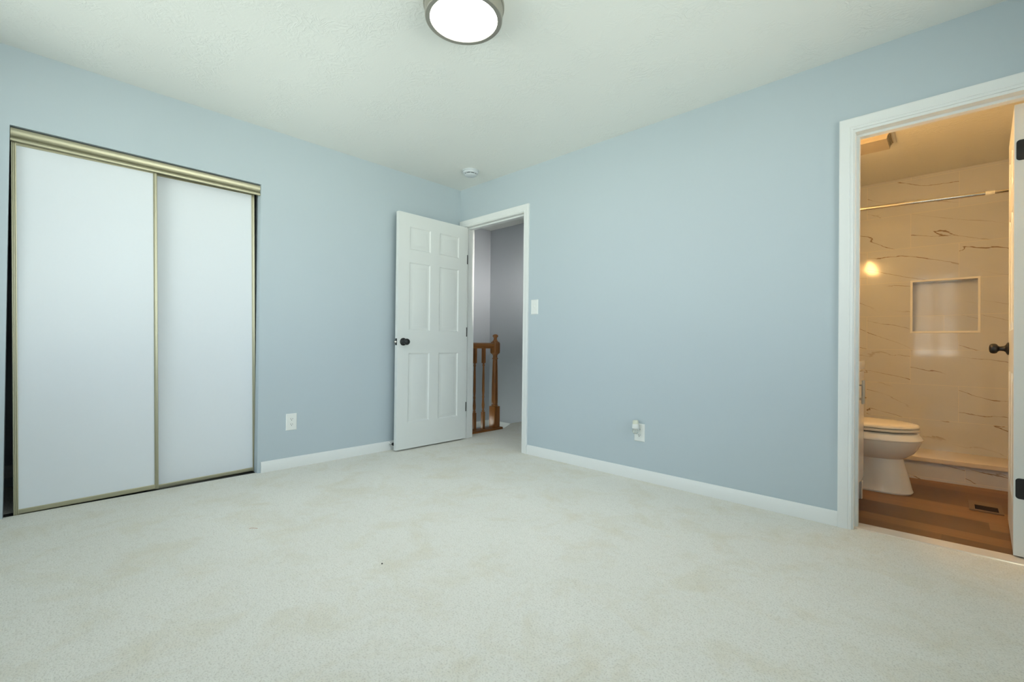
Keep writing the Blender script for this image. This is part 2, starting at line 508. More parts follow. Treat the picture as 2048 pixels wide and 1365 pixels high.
# hall
struct('wall_hall_left', MB().box(-1.02, -0.92, T, 1.40, -0.40, H), M['hallwall'], 'hall wall with its grey light painted in, left of the hall corner seen through the doorway', 'wall')
struct('wall_hall_back', MB().box(-0.92, 2.42, 1.28, 1.40, -0.40, H), M['hallwall'], 'hall wall with its grey light painted in, right of the hall corner seen through the doorway', 'wall')
struct('wall_hall_right', MB().box(2.30, 2.42, T, 1.28, -0.02, H), M['hallwall'], 'hall end wall with its grey light painted in, hidden right of the doorway', 'wall')
struct('ceiling_hall', MB().box(-1.02, 2.42, T, 1.40, H, H + 0.05), M['ceil'], 'hall ceiling seen over the open doorway', 'ceiling')
struct('floor_stair_landing', MB().box(-0.92, -0.024, T, 1.28, -0.21, -0.19), M['carpet'], 'carpeted stair landing one step below the hall', 'carpet floor')
mb = MB().prism([(-0.205, 1.28), (-0.205, 0.965), (-0.024, 0.640), (-0.024, T), (-0.03, T), (-0.03, 0.638), (-0.211, 0.963), (-0.211, 1.28)], 'z', -0.19, -0.021)
struct('trim_7', mb, M['trim'], 'white riser under the hall landing edge', 'trim', smooth=0)

# closet interior
struct('wall_closet_back', MB().box(-0.80, -0.74, -3.20, -1.50, -0.02, H), M['wall'], 'dark back wall inside the closet', 'wall')
struct('wall_closet_left', MB().box(-0.74, -0.115, -3.20, -3.14, -0.02, H), M['wall'], 'dark left side wall inside the closet', 'wall')
struct('wall_closet_right', MB().box(-0.74, -0.115, -1.56, -1.50, -0.02, H), M['wall'], 'dark right side wall inside the closet', 'wall')
struct('ceiling_closet', MB().box(-0.80, -0.115, -3.20, -1.50, H, H + 0.05), M['ceil'], 'ceiling inside the closet', 'ceiling')
struct('floor_closet', MB().box(-0.74, -0.026, -3.14, -1.56, -0.03, -0.004), M['carpet'], 'dark carpet strip inside the closet', 'carpet floor')

# bathroom shell
BX0, BX1, BY = 2.62, 3.82, 2.40
struct('wall_bathroom_left', MB().box(BX0 - 0.1, BX0, T, BY + 0.12, -0.02, H), M['bathwall'], 'cream bathroom wall behind the toilet tank', 'wall')
struct('wall_bathroom_right', MB().box(BX1, BX1 + 0.1, T, BY + 0.12, -0.02, H), M['bathwall'], 'bathroom wall hidden behind the open bathroom door', 'wall')
NI = (3.207, 3.607, 1.058, 1.485)
mb = wall_cells([BX0, NI[0], NI[1], BX1], [-0.02, NI[2], NI[3], H], [NI], lambda a, b, c, d: (a, b, BY, BY + 0.12, c, d))
struct('wall_bathroom_back', mb, M['tile'], 'polished marble look tile wall at the back of the shower', 'tiled wall')
mb = MB().box(NI[0], NI[1], BY + 0.09, BY + 0.12, NI[2], NI[3])
mb.box(NI[0] - 0.01, NI[0] + 0.001, BY + 0.002, BY + 0.09, NI[2], NI[3]).box(NI[1] - 0.001, NI[1] + 0.01, BY + 0.002, BY + 0.09, NI[2], NI[3])
mb.box(NI[0], NI[1], BY + 0.002, BY + 0.09, NI[2] - 0.01, NI[2] + 0.001).box(NI[0], NI[1], BY + 0.002, BY + 0.09, NI[3] - 0.001, NI[3] + 0.01)
struct('trim_niche_lining', mb, M['tile'], 'tiled recess inside the shower wall niche', 'niche', smooth=0)
mb = MB()
fw = 0.014
for x0, x1, z0, z1 in ((NI[0] - fw, NI[1] + fw, NI[3] - 0.002, NI[3] + fw), (NI[0] - fw, NI[1] + fw, NI[2] - fw, NI[2] + 0.002),
                       (NI[0] - fw, NI[0] + 0.002, NI[2], NI[3]), (NI[1] - 0.002, NI[1] + fw, NI[2], NI[3])):
    mb.box(x0, x1, BY - 0.004, BY + 0.006, z0, z1, 0.0015, 1)
tag(link_mesh('niche_frame', mb, M['framewhite'], loc=(3.407, BY, 1.05)), 'thin white square frame edging the recessed shower niche', 'niche frame')
struct('ceiling_bathroom', MB().box(BX0 - 0.1, BX1 + 0.1, T, BY + 0.12, H, H + 0.05), M['ceil'], 'bathroom ceiling glowing warm through the doorway', 'ceiling')
struct('floor_bathroom', MB().box(BX0, BX1, T - 0.02, 1.60, -0.03, -0.003), M['planks'], 'brown wood plank bathroom floor', 'wood floor')
struct('floor_shower', MB().box(BX0, BX1, 1.60, BY, -0.02, 0.06), M['stone'], 'shower pan floor behind the curb', 'shower floor')
# curb
def skew_box(x0, x1, ya0, ya1, d0, d1, z0, z1):
    mb = MB()
    P = [(x0, ya0 + d0, z0), (x1, ya1 + d0, z0), (x1, ya1 + d1, z0), (x0, ya0 + d1, z0)]
    return mb.loft([P, [(a, b, z1) for a, b, c in P]])
cu0, cu1 = 1.395, 1.500
mb = skew_box(BX0, BX1, cu0, cu1, 0.0, 0.10, -0.004, 0.124)
curb = thing('shower_curb', 'low tiled shower curb with overhanging cap behind the toilet', 'shower curb', (3.22, 1.45, 0.0))
part('riser', mb, M['tile'], curb, smooth=0)
mb = skew_box(BX0, BX1, cu0, cu1, -0.016, 0.125, 0.124, 0.153)
bmesh.ops.bevel(mb.bm, geom=list(mb.bm.edges), offset=0.003, segments=2, affect='EDGES')
part('cap', mb, M['stone'], curb)

# ------------------------------------------------------------------ jambs, casings, baseboards
def jamb(x0, x1, zt, stop_y, stop_w=0.012):
    mb = MB()
    th = 0.014
    mb.box(x0 - th, x0, -0.001, T + 0.001, 0.0, zt + th).box(x1, x1 + th, -0.001, T + 0.001, 0.0, zt + th).box(x0, x1, -0.001, T + 0.001, zt, zt + th)
    a, b = stop_y
    mb.box(x0, x0 + stop_w, a, b, 0.0, zt).box(x1 - stop_w, x1, a, b, 0.0, zt).box(x0 + stop_w, x1 - stop_w, a, b, zt - stop_w, zt)
    return mb

PROF = [(0.0, 0.0), (0.0, 0.008), (0.004, 0.010), (0.010, 0.0105), (0.013, 0.0085), (0.016, 0.011), (0.030, 0.0125), (0.043, 0.0155), (0.052, 0.0165), (0.057, 0.015), (0.057, 0.0)]
def casing(x0, x1, zt, y, sgn, zb=0.0):
    rings = []
    for k in range(4):
        ring = []
        for u, t in PROF:
            px = (x0 - u) if k < 2 else (x1 + u)
            pz = zb if k in (0, 3) else zt + u
            ring.append((px, y + sgn * t, pz))
        rings.append(ring)
    return MB().loft(rings)

jx0, jx1, jz = 0.072, 0.842, 2.028
j1 = struct('trim_1', jamb(jx0, jx1, jz, (0.042, 0.078)), M['trim'], 'white jamb lining the hall doorway', 'door jamb', smooth=0)
mb = MB()
for z in (0.26, 0.98, 1.68):
    mb.box(jx0, jx0 + 0.0022, 0.003, 0.040, z, z + 0.089)
part('hinge', mb, M['black'], j1, smooth=0)
part('strike_plate', MB().box(jx1 - 0.002, jx1 + 0.001, 0.004, 0.034, 0.89, 0.955), M['black'], j1, smooth=0)
struct('trim_2', casing(jx0 - 0.005, jx1 + 0.005, jz + 0.005, 0.0, -1), M['trim'], 'white moulded casing around the hall doorway', 'door casing', smooth=20)
struct('trim_6', casing(jx0 - 0.005, jx1 + 0.005, jz + 0.005, T, 1), M['trim'], 'white moulded casing on the hall side of the hall doorway', 'door casing', smooth=20)

bx0, bx1, bz = 3.100, 3.698, 1.998
struct('trim_3', jamb(bx0, bx1, bz, (0.048, 0.083)), M['trim'], 'white jamb lining the bathroom doorway', 'door jamb', smooth=0)
struct('trim_4', casing(bx0 - 0.007, bx1 + 0.007, bz + 0.013, 0.0, -1), M['trim'], 'white moulded casing around the bathroom doorway', 'door casing', smooth=20)
mb = MB().prism([(bx0 - 0.002, 0.022), (bx1 + 0.002, 0.052), (bx1 + 0.002, 0.148), (bx0 - 0.002, 0.118)], 'z', -0.012, 0.005)
bmesh.ops.bevel(mb.bm, geom=list(mb.bm.edges), offset=0.002, segments=2, affect='EDGES')
struct('trim_5', mb, M['stone'], 'pale stone threshold between carpet and bathroom floor', 'threshold')

BPROF = [(0.0, 0.0), (0.013, 0.0), (0.013, 0.050), (0.011, 0.055), (0.0095, 0.060), (0.0085, 0.068), (0.004, 0.074), (0.0, 0.075)]
def base_y(y0, y1, x=0.0, sgn=1, z=0.0):
    return MB().prism([(x + sgn * d, z + h) for d, h in BPROF], 'y', y0, y1)
def base_x(x0, x1, y=0.0, sgn=-1, z=0.0):
    return MB().prism([(y + sgn * d, z + h) for d, h in BPROF], 'x', x0, x1)
struct('baseboard_left', base_y(-1.757, -0.0), M['trim'], 'white baseboard between closet and hall door', 'baseboard')
struct('baseboard_left_corner', base_y(YR, -2.972), M['trim'], 'white baseboard left of the closet opening', 'baseboard')
struct('baseboard_back', base_x(0.906, 3.035), M['trim'], 'white baseboard between hall doorway and bathroom doorway', 'baseboard')
struct('baseboard_back_corner', base_x(3.765, XR), M['trim'], 'white baseboard right of the bathroom doorway', 'baseboard')
struct('baseboard_rear', base_x(0.0, XR, YR, 1), M['trim'], 'white baseboard under the window behind the camera', 'baseboard')
struct('baseboard_right', base_y(YR, 0.0, XR, -1), M['trim'], 'white baseboard along the plain right wall', 'baseboard')
struct('baseboard_hall_left', base_y(T, 1.28, -0.92, 1, -0.155), M['trim'], 'white baseboard low behind the stair balusters', 'baseboard')
struct('baseboard_hall_back', base_x(-0.92, -0.205, 1.28, -1, -0.155), M['trim'], 'white baseboard low behind the newel post', 'baseboard')
struct('baseboard_closet', base_y(-3.14, -1.56, -0.74, 1, 0.055), M['trim'], 'white baseboard deep inside the closet', 'baseboard')

# windows behind and beside the camera
def window(name, label, u0, u1, z0, z1, depth, mk):
    o = thing(name, label, 'window', mk((u0 + u1) / 2, -depth / 2, z0), kind='structure')
    def bx(mb, a0, a1, d0, d1, c0, c1, bev=0.0):
        p, q = mk(a0, d0, c0), mk(a1, d1, c1)
        return mb.box(min(p[0], q[0]), max(p[0], q[0]), min(p[1], q[1]), max(p[1], q[1]), c0, c1, bev)
    um, zm = (u0 + u1) / 2, (z0 + z1) / 2
    mb = MB()
    for a0, a1, c0, c1 in ((u0, u1, z0, z0 + 0.04), (u0, u1, z1 - 0.04, z1), (u0, u0 + 0.04, z0, z1), (u1 - 0.04, u1, z0, z1), (um - 0.03, um + 0.03, z0, z1)):
        bx(mb, a0, a1, -depth, -0.02, c0, c1)
    bx(mb, u0, u1, -depth + 0.03, -0.05, zm - 0.02, zm + 0.02)
    part('window_frame', mb, M['trim'], o, smooth=0)
    part('pane', bx(MB(), u0 + 0.03, um - 0.02, -0.072, -0.069, z0 + 0.03, z1 - 0.03), M['pane'], o, smooth=0)
    part('pane', bx(MB(), um + 0.02, u1 - 0.03, -0.072, -0.069, z0 + 0.03, z1 - 0.03), M['pane'], o, smooth=0)
    part('window_sill', bx(MB(), u0 - 0.06, u1 + 0.06, -0.02, 0.04, z0 - 0.025, z0, 0.004), M['trim'], o)
window('window_1', 'white framed window behind the camera', *WIN, 0.12, lambda u, d, z: (u, YR + d, z))
window('window_3', 'narrow white window behind the camera with a roller shade added to dim it', *WIS, 0.12, lambda u, d, z: (u, YR + d, z))
rs = thing('added_roller_shade', 'unseen white roller shade added to dim the narrow window behind the camera', 'roller shade', ((WIS[0] + WIS[1]) / 2, YR - 0.01, WIS[3]))  # shade added to temper the daylight from this window
part('cloth', MB().box(WIS[0] + 0.012, WIS[1] - 0.012, YR - 0.0125, YR - 0.0115, WIS[2] + 0.155, WIS[3] - 0.02), M['shadecloth'], rs, smooth=0)
part('roller', MB().tube([(WIS[0] + 0.004, YR + 0.002, WIS[3] - 0.022), (WIS[1] - 0.004, YR + 0.002, WIS[3] - 0.022)], 0.016, 16), M['plastic'], rs)
part('hem_bar', MB().box(WIS[0] + 0.012, WIS[1] - 0.012, YR - 0.016, YR - 0.008, WIS[2] + 0.143, WIS[2] + 0.158), M['plastic'], rs)
window('window_2', 'white framed window on the right wall beside the camera', *WIR, 0.11, lambda u, d, z: (XR - d, u, z))

# ------------------------------------------------------------------ six panel doors
def six_panel(Wd, Ht, th, panels):
    """door slab in local coordinates: x 0..th, y 0..Wd, z 0..Ht; moulded panels on both faces"""
    mb = MB(); bm = mb.bm
    ys = sorted({0, Wd} | {p[0] for p in panels} | {p[1] for p in panels})
    zs = sorted({0, Ht} | {p[2] for p in panels} | {p[3] for p in panels})
    for x, s in ((0.0, 1), (th, -1)):
        for i in range(len(ys) - 1):
            for j in range(len(zs) - 1):
                ym, zm_ = (ys[i] + ys[i + 1]) / 2, (zs[j] + zs[j + 1]) / 2
                if any(p[0] < ym < p[1] and p[2] < zm_ < p[3] for p in panels): continue
                bm.faces.new([bm.verts.new((x, a, b)) for a, b in ((ys[i], zs[j]), (ys[i + 1], zs[j]), (ys[i + 1], zs[j + 1]), (ys[i], zs[j + 1]))])
        for p in panels:
            rings = []
            for ins, dep in ((0, 0), (0.004, 0.0025), (0.009, 0.0075), (0.014, 0.0085), (0.019, 0.0085), (0.046, 0.0015), (0.048, 0.0012)):
                rings.append([bm.verts.new((x + s * dep, a, b)) for a, b in ((p[0] + ins, p[2] + ins), (p[1] - ins, p[2] + ins), (p[1] - ins, p[3] - ins), (p[0] + ins, p[3] - ins))])
            for A, B in zip(rings, rings[1:]):
                for k in range(4):
                    bm.faces.new((A[k], A[(k + 1) % 4], B[(k + 1) % 4], B[k]))
            bm.faces.new(rings[-1])
    # edges: follow the grid so the shell closes
    for yv in (0, Wd):
        for j in range(len(zs) - 1):
            bm.faces.new([bm.verts.new(c) for c in ((0, yv, zs[j]), (th, yv, zs[j]), (th, yv, zs[j + 1]), (0, yv, zs[j + 1]))])
    for zv in (0, Ht):
        for i in range(len(ys) - 1):
            bm.faces.new([bm.verts.new(c) for c in ((0, ys[i], zv), (th, ys[i], zv), (th, ys[i + 1], zv), (0, ys[i + 1], zv))])
    bmesh.ops.remove_doubles(bm, verts=bm.verts, dist=1e-6)
    return mb

KNOB = [(0.0, 0.0), (0.0325, 0.0), (0.0325, 0.004), (0.030, 0.007), (0.018, 0.012), (0.0135, 0.018), (0.0120, 0.028), (0.0120, 0.034), (0.0150, 0.038), (0.0235, 0.043), (0.0265, 0.050), (0.0268, 0.058), (0.0245, 0.065), (0.018, 0.070), (0.008, 0.072), (0.0, 0.0722)]
def knob_mb(x, y, z, sign): return MB().lathe(KNOB, (x, y, z), 'x', 32, sign)

# hall door: hinge end at y=-0.008, free end at y=-0.758, visible face x=0.118
DW, DH = 0.750, 2.006
def pan(y0, y1, z0, z1): return (y0, y1, z0, z1)
PY = ((0.110, 0.328), (0.426, 0.651))
PZ = ((0.220, 0.814), (1.008, 1.590), (1.698, 1.895))
hall_panels = [pan(a[0], a[1], b[0], b[1]) for a in PY for b in PZ]
d1 = thing('door_1', 'white six panel door with black knob standing open in the corner', 'door', (0.083, -0.758, 0.013), kind='structure')
part('door_slab', six_panel(DW, DH, 0.035, hall_panels), M['doorpaint'], d1, world=False, smooth=20)
part('knob', knob_mb(0.035, 0.057, 0.909, 1), M['black'], d1, world=False)
part('knob', knob_mb(0.0, 0.057, 0.909, -1), M['black'], d1, world=False)
lp = part('latch_plate', MB().box(0.005, 0.030, -0.0015, 0.002, 0.880, 0.937, 0.0006, 1), M['black'], d1, world=False)
part('latch_bolt', MB().prism([(0.012, -0.011), (0.024, -0.001), (0.012, -0.001)], 'z', 0.903, 0.914), M['nickel'], lp, world=False, smooth=0)

# bathroom door: near edge faces the bedroom, swung past square into the bathroom
d2 = thing('door_2', 'white bathroom door swung open at the right edge with two black hinges', 'door', (3.6495, 0.124, 0.012), (0, 0, math.radians(-2.0)), kind='structure')
bw, bh = 0.606, 1.976
by_ = ((0.095, 0.265), (0.345, 0.510))
bath_panels = [pan(a[0], a[1], b[0], b[1]) for a in by_ for b in ((0.22, 0.79), (0.99, 1.56), (1.67, 1.86))]
part('door_slab', six_panel(bw, bh, 0.035, bath_panels), M['doorpaint'], d2, world=False, smooth=20)
part('knob', knob_mb(0.0, 0.546, 0.903, -1), M['black'], d2, world=False)
part('knob', knob_mb(0.035, 0.546, 0.903, 1), M['black'], d2, world=False)
def hinge_leaf(z0, z1):
    r = 0.012
    pts = []
    for cx, cz, a0 in ((0.006 + r, z1 - r, 90), (0.006 + r, z0 + r, 180)):
        for k in range(7):
            a = math.radians(a0 + k * 15)
            pts.append((cx + r * math.cos(a), cz + r * math.sin(a)))
    pts += [(0.042, z0), (0.042, z1)]
    mb = MB().prism(pts, 'y', -0.0025, 0.001)
    mb.lathe([(0.0055, z0), (0.0055, z1)], (0.044, -0.005, 0), 'z', 16)
    return mb
part('hinge', hinge_leaf(0.249, 0.338), M['black'], d2, world=False)
part('hinge', hinge_leaf(1.728, 1.817), M['black'], d2, world=False)

# ------------------------------------------------------------------ sliding closet doors
def closet_door(name, label, loc, rot, Wd, Ht):
    r = thing(name, label, 'closet door', loc, rot, kind='structure')
    h = Wd / 2
    part('panel', MB().box(-0.004, 0.002, -h + 0.006, h - 0.006, 0.012, Ht - 0.006), M['panelwhite'], r, world=False, smooth=0)
    sp = [(-0.010, 0.0), (0.006, 0.0), (0.008, 0.002), (0.008, 0.006), (0.006, 0.008), (0.006, 0.013), (0.008, 0.015), (0.007, 0.019), (-0.010, 0.019)]
    part('stile', MB().prism([(a, -h + b) for a, b in sp], 'z', 0.0, Ht), M['gold'], r, world=False, smooth=0)
    part('stile', MB().prism([(a, h - b) for a, b in sp], 'z', 0.0, Ht), M['gold'], r, world=False, smooth=0)
    part('bottom_rail', MB().prism([(-0.008, 0.002), (0.005, 0.002), (0.0065, 0.006), (0.0065, 0.025), (0.004, 0.028), (-0.008, 0.028)], 'y', -h + 0.0185, h - 0.0185), M['gold'], r, world=False, smooth=0)
    part('top_rail', MB().box(-0.008, 0.0062, -h + 0.0185, h - 0.0185, Ht - 0.022, Ht - 0.001), M['gold'], r, world=False, smooth=0)
    return r
closet_door('door_3', 'left white sliding closet door in gold metal frame, hung in front', (-0.036, -2.617, 0.003), (0.0172, 0, 0), 0.600, 1.935)
closet_door('door_4', 'right white sliding closet door in gold metal frame, hung behind', (-0.072, -2.066, -0.002), (0.0180, 0, 0), 0.600, 1.950)
tr = thing('closet_track', 'gold metal track across the top of the closet opening', 'door track', (-0.02, -2.365, 1.92), kind='structure')
fp = [(-0.0150, 1.993)]
for k in range(13):                       # one broad rounded face
    t = k / 12.0
    a_ = math.radians(12 - 54 * t)
    fp.append((-0.0640 + 0.0520 * math.cos(a_), 1.9812 + 0.0520 * math.sin(a_)))
fp += [(-0.0185, 1.9460), (-0.0120, 1.9455), (-0.0115, 1.9440), (-0.0165, 1.9432), (-0.0165, 1.9412), (-0.0115, 1.9405), (-0.0105, 1.9390), (-0.0115, 1.9265), (-0.0140, 1.9240), (-0.0190, 1.9240), (-0.0260, 1.9360), (-0.0300, 1.9550), (-0.0300, 1.9930)]
part('fascia', MB().prism(fp, 'y', -2.951, -1.780), M['gold'], tr, smooth=50)
part('channel', MB().box(-0.100, -0.024, -2.951, -1.780, 1.972, 1.994), M['gold'], tr, smooth=0)
struct('trim_8', MB().box(-0.090, -0.027, -2.952, -1.779, -0.0045, -0.001), M['darkslot'], 'dark strip on the floor under the closet doors', 'floor track', smooth=0)

# ------------------------------------------------------------------ ceiling fixtures
LX, LY = 1.902, -1.562
lt = thing('ceiling_light', 'round lit flush ceiling light with grey metal ring', 'light', (LX, LY, H))
part('canopy', MB().lathe([(0.0, 0.0), (0.177, 0.0), (0.177, -0.012), (0.175, -0.015), (0.0, -0.015)], (LX, LY, H), 'z', 72), M['nickel'], lt)
mb = MB()
prof = [(0.1455, -0.020), (0.1455, -0.065), (0.1475, -0.0675), (0.1660, -0.0675), (0.1685, -0.065), (0.1695, -0.050), (0.172, -0.0155), (0.160, -0.0155), (0.160, -0.020)]
seg = 72
mb.loft([[(LX + r * math.cos(2 * PI * i / seg), LY + r * math.sin(2 * PI * i / seg), H + h) for i in range(seg)] for r, h in prof + prof[:1]], caps=False)
part('ring', mb, M['nickel'], lt)
part('diffuser', MB().lathe([(0.0, -0.022), (0.1450, -0.022), (0.1450, -0.0620), (0.137, -0.0635), (0.0, -0.0650)], (LX, LY, H), 'z', 72), M['diffuser'], lt)

sx_, sy_ = 0.462, -0.272
sd = thing('smoke_detector', 'small round white smoke detector on the ceiling near the corner', 'smoke detector', (sx_, sy_, H))
part('base', MB().lathe([(0.0, 0.0), (0.070, 0.0), (0.070, -0.008), (0.067, -0.010), (0.0, -0.010)], (sx_, sy_, H), 'z', 48), M['detector'], sd)
part('cover', MB().lathe([(0.0, -0.010), (0.064, -0.010), (0.066, -0.016), (0.064, -0.024), (0.058, -0.028), (0.0, -0.028)], (sx_, sy_, H), 'z', 48), M['detector'], sd)
mb = MB()
mb.lathe([(0.0, -0.028), (0.050, -0.028), (0.050, -0.0345), (0.0, -0.0345)], (sx_, sy_, H), 'z', 48)
part('vent', mb, M['darkslot'], sd)
mb = MB().lathe([(0.0, -0.0345), (0.053, -0.0345), (0.053, -0.038), (0.046, -0.043), (0.03, -0.046), (0.0, -0.047)], (sx_, sy_, H), 'z', 48)
for k in range(9):
    a = 2 * PI * k / 9
    mb.box(sx_ + 0.0515 * math.cos(a) - 0.002, sx_ + 0.0515 * math.cos(a) + 0.002, sy_ + 0.0515 * math.sin(a) - 0.002, sy_ + 0.0515 * math.sin(a) + 0.002, H - 0.036, H - 0.027)
part('sensor_cap', mb, M['detector'], sd)

# unseen lamp added to light the hall; two shelves keep ceiling and floor dim
PX_, PY_, PZ_ = 2.02, T + 0.045, 1.66
pn = thing('added_hall_lamp', 'unseen flat shaded lamp added to light the hall, right of the doorway', 'added lamp', (PX_, T, PZ_))
part('backplate', MB().box(PX_ - 0.06, PX_ + 0.06, T, T + 0.010, PZ_ - 0.06, PZ_ + 0.06, 0.003), M['nickel'], pn)
for sg in (1, -1):
    part('shade', MB().box(PX_ - 0.20, PX_ + 0.20, T, T + 0.24, PZ_ + sg * 0.034 - 0.003, PZ_ + sg * 0.034 + 0.003, 0.001, 1), M['black'], pn)
part('glass', MB().lathe([(0.0, -0.0305), (0.032, -0.0305), (0.032, 0.0305), (0.0, 0.0305)], (PX_, PY_, PZ_), 'z', 24), M['bulb'], pn)

# ------------------------------------------------------------------ outlets and switch
def wall_frame(wall, u, z):
    """matrix that puts a plate built in (u right, v out of wall, w up) on a wall"""
    if wall == 'A': return Matrix(((0, 1, 0, 0.0), (1, 0, 0, u), (0, 0, 1, z), (0, 0, 0, 1)))   # wall x=0, right is +y, out is +x
    return Matrix(((1, 0, 0, u), (0, -1, 0, 0.0), (0, 0, 1, z), (0, 0, 0, 1)))                     # wall y=0, right is +x, out is -y

def plate_mb(w_, h_):
    mb = MB()
    a, b = w_ / 2, h_ / 2
    r0 = [(-a, 0, -b), (a, 0, -b), (a, 0, b), (-a, 0, b)]
    r1 = [(-a, 0.002, -b), (a, 0.002, -b), (a, 0.002, b), (-a, 0.002, b)]
    i = 0.005
    r2 = [(-a + i, 0.0055, -b + i), (a - i, 0.0055, -b + i), (a - i, 0.0055, b - i), (-a + i, 0.0055, b - i)]
    return mb.loft([r0, r1, r2])

def socket_mb(wz):
    pts = []
    r = 0.0172
    for k in range(32):
        t = 2 * PI * k / 32
        pts.append((r * math.cos(t), max(-0.0135, min(0.0135, r * math.sin(t))) + wz))
    return MB().prism(pts, 'y', 0.004, 0.0072)

def outlet(name, label, wall, u, z, w_=0.076, h_=0.120):
    mt = wall_frame(wall, u, z)
    r = thing(name, label, 'outlet', mt.translation)
    part('cover_plate', plate_mb(w_, h_).transform(mt), M['plastic'], r, smooth=0)
    for wz in (0.0195, -0.0195):
        s = part('socket', socket_mb(wz).transform(mt), M['plastic'], r, smooth=0)
        mb = MB()
        mb.box(-0.0075, -0.0052, 0.0068, 0.0076, wz - 0.001, wz + 0.0075).box(0.0052, 0.0075, 0.0068, 0.0076, wz, wz + 0.0068)
        mb.lathe([(0.0, 0.0068), (0.0026, 0.0068), (0.0026, 0.0076), (0.0, 0.0076)], (0, 0, wz - 0.0065), 'y', 12)
        part('slot', mb.transform(mt), M['darkslot'], s, smooth=0)
    part('screw', MB().lathe([(0.0, 0.005), (0.003, 0.005), (0.0026, 0.0066), (0.0, 0.007)], (0, 0, 0), 'y', 14).transform(mt), M['plastic'], r)
    return r

outlet('wall_outlet', 'white double outlet on the wall between closet and open door', 'A', -1.556, 0.331)
outlet('wall_outlet', 'white outlet low on the long blue wall behind a plug-in', 'B', 1.927, 0.321)

mt = wall_frame('B', 0.972, 1.220)
sw = thing('light_switch', 'white toggle light switch beside the hall doorway', 'light switch', mt.translation)
part('cover_plate', plate_mb(0.076, 0.121).transform(mt), M['plastic'], sw, smooth=0)
part('toggle', MB().prism([(0.004, -0.011), (0.006, -0.011), (0.013, 0.006), (0.013, 0.010), (0.004, 0.011)], 'x', -0.0048, 0.0048).transform(mt), M['plastic'], sw, smooth=0)
for wz in (0.030, -0.030):
    part('screw', MB().lathe([(0.0, 0.005), (0.003, 0.005), (0.0026, 0.0066), (0.0, 0.007)], (0, 0, wz), 'y', 14).transform(mt), M['plastic'], sw)

# plug-in air freshener in the upper socket of that outlet
ax_, ay_ = 1.921, -0.046
af = thing('plug_in_freshener', 'small plug-in with white cap and clear base in the outlet', 'plug-in', (ax_, 0.0, 0.34))
part('plug_body', MB().box(ax_ - 0.012, ax_ + 0.012, -0.036, -0.0078, 0.328, 0.362, 0.003), M['plastic'], af)
part('cap', MB().lathe([(0.0, 0.354), (0.0215, 0.354), (0.0225, 0.357), (0.0215, 0.383), (0.0205, 0.384), (0.0, 0.384)], (ax_, ay_, 0), 'z', 32), M['plastic'], af)
part('diffuser_top', MB().lathe([(0.0, 0.384), (0.0200, 0.384), (0.0195, 0.402), (0.016, 0.408), (0.0, 0.409)], (ax_, ay_, 0), 'z', 32), M['frost'], af)
part('bottle', MB().lathe([(0.0, 0.318), (0.012, 0.318), (0.019, 0.324), (0.0215, 0.334), (0.0195, 0.346), (0.013, 0.3535), (0.0, 0.3535)], (ax_, ay_, 0), 'z', 32), M['clear'], af)

# door stop on the baseboard behind the open door
ds = thing('door_stop', 'small black tipped door stop on the baseboard behind the open door', 'door stop', (0.013, -0.755, 0.060))
part('base', MB().lathe([(0.0, 0.0), (0.011, 0.0), (0.011, 0.002), (0.005, 0.006), (0.0035, 0.008), (0.0035, 0.050), (0.0, 0.050)], (0.013, -0.755, 0.060), 'x', 20), M['plastic'], ds)
part('rubber_tip', MB().lathe([(0.0, 0.046), (0.010, 0.046), (0.012, 0.050), (0.012, 0.065), (0.009, 0.0695), (0.0, 0.0698)], (0.013, -0.755, 0.060), 'x', 20), M['rubber'], ds)

# ------------------------------------------------------------------ stair railing in the hall
NX, NY = -0.085, 0.575
rl = thing('stair_railing', 'oak stair railing with turned newel post seen through the hall doorway', 'railing', (NX, NY, 0.0))
mb = MB().prism([(-0.140, -0.010), (-0.026, -0.010), (-0.022, 0.002), (-0.022, 0.016), (-0.026, 0.022), (-0.136, 0.022), (-0.140, 0.018)], 'y', T, 0.640)
part('base_rail', mb, M['oak_h'], rl, smooth=0)

nw = MB().box(NX - 0.0415, NX + 0.0415, NY - 0.0415, NY + 0.0415, 0.020, 0.245, 0.004, 2)
shaft = [(0.030, 0.243), (0.036, 0.250), (0.036, 0.258), (0.030, 0.266), (0.034, 0.274), (0.034, 0.300), (0.033, 0.45), (0.030, 0.60), (0.0265, 0.72), (0.0255, 0.745), (0.033, 0.752), (0.033, 0.760), (0.026, 0.766), (0.024, 0.780),
         (0.026, 0.790), (0.034, 0.800), (0.038, 0.808)]
nw.lathe(shaft, (NX, NY, 0), 'z', 32)
# rounded square block carrying the rail
rings = []
for hw, z in ((0.033, 0.806), (0.041, 0.816), (0.0425, 0.826), (0.0425, 0.915), (0.040, 0.926), (0.032, 0.936)):
    ring = []
    c = 0.30 * hw
    for qx, qy in ((hw, -hw + c), (hw, hw - c), (hw - c, hw), (-hw + c, hw), (-hw, hw - c), (-hw, -hw + c), (-hw + c, -hw), (hw - c, -hw)):
        ring.append((NX + qx, NY + qy, z))
    rings.append(ring)
nw.loft(rings)
nw.lathe([(0.030, 0.934), (0.031, 0.942), (0.024, 0.950), (0.019, 0.960), (0.0175, 0.972), (0.020, 0.980), (0.026, 0.986), (0.031, 0.993), (0.031, 1.000), (0.026, 1.009), (0.014, 1.016), (0.0, 1.018)], (NX, NY, 0), 'z', 32)
part('newel_post', nw, M['oak_v'], rl, smooth=32)
hp = [(-0.018, 0.0), (0.018, 0.0), (0.021, 0.012), (0.028, 0.022), (0.030, 0.036), (0.027, 0.048), (0.016, 0.057), (0.0, 0.060), (-0.016, 0.057), (-0.027, 0.048), (-0.030, 0.036), (-0.028, 0.022), (-0.021, 0.012)]
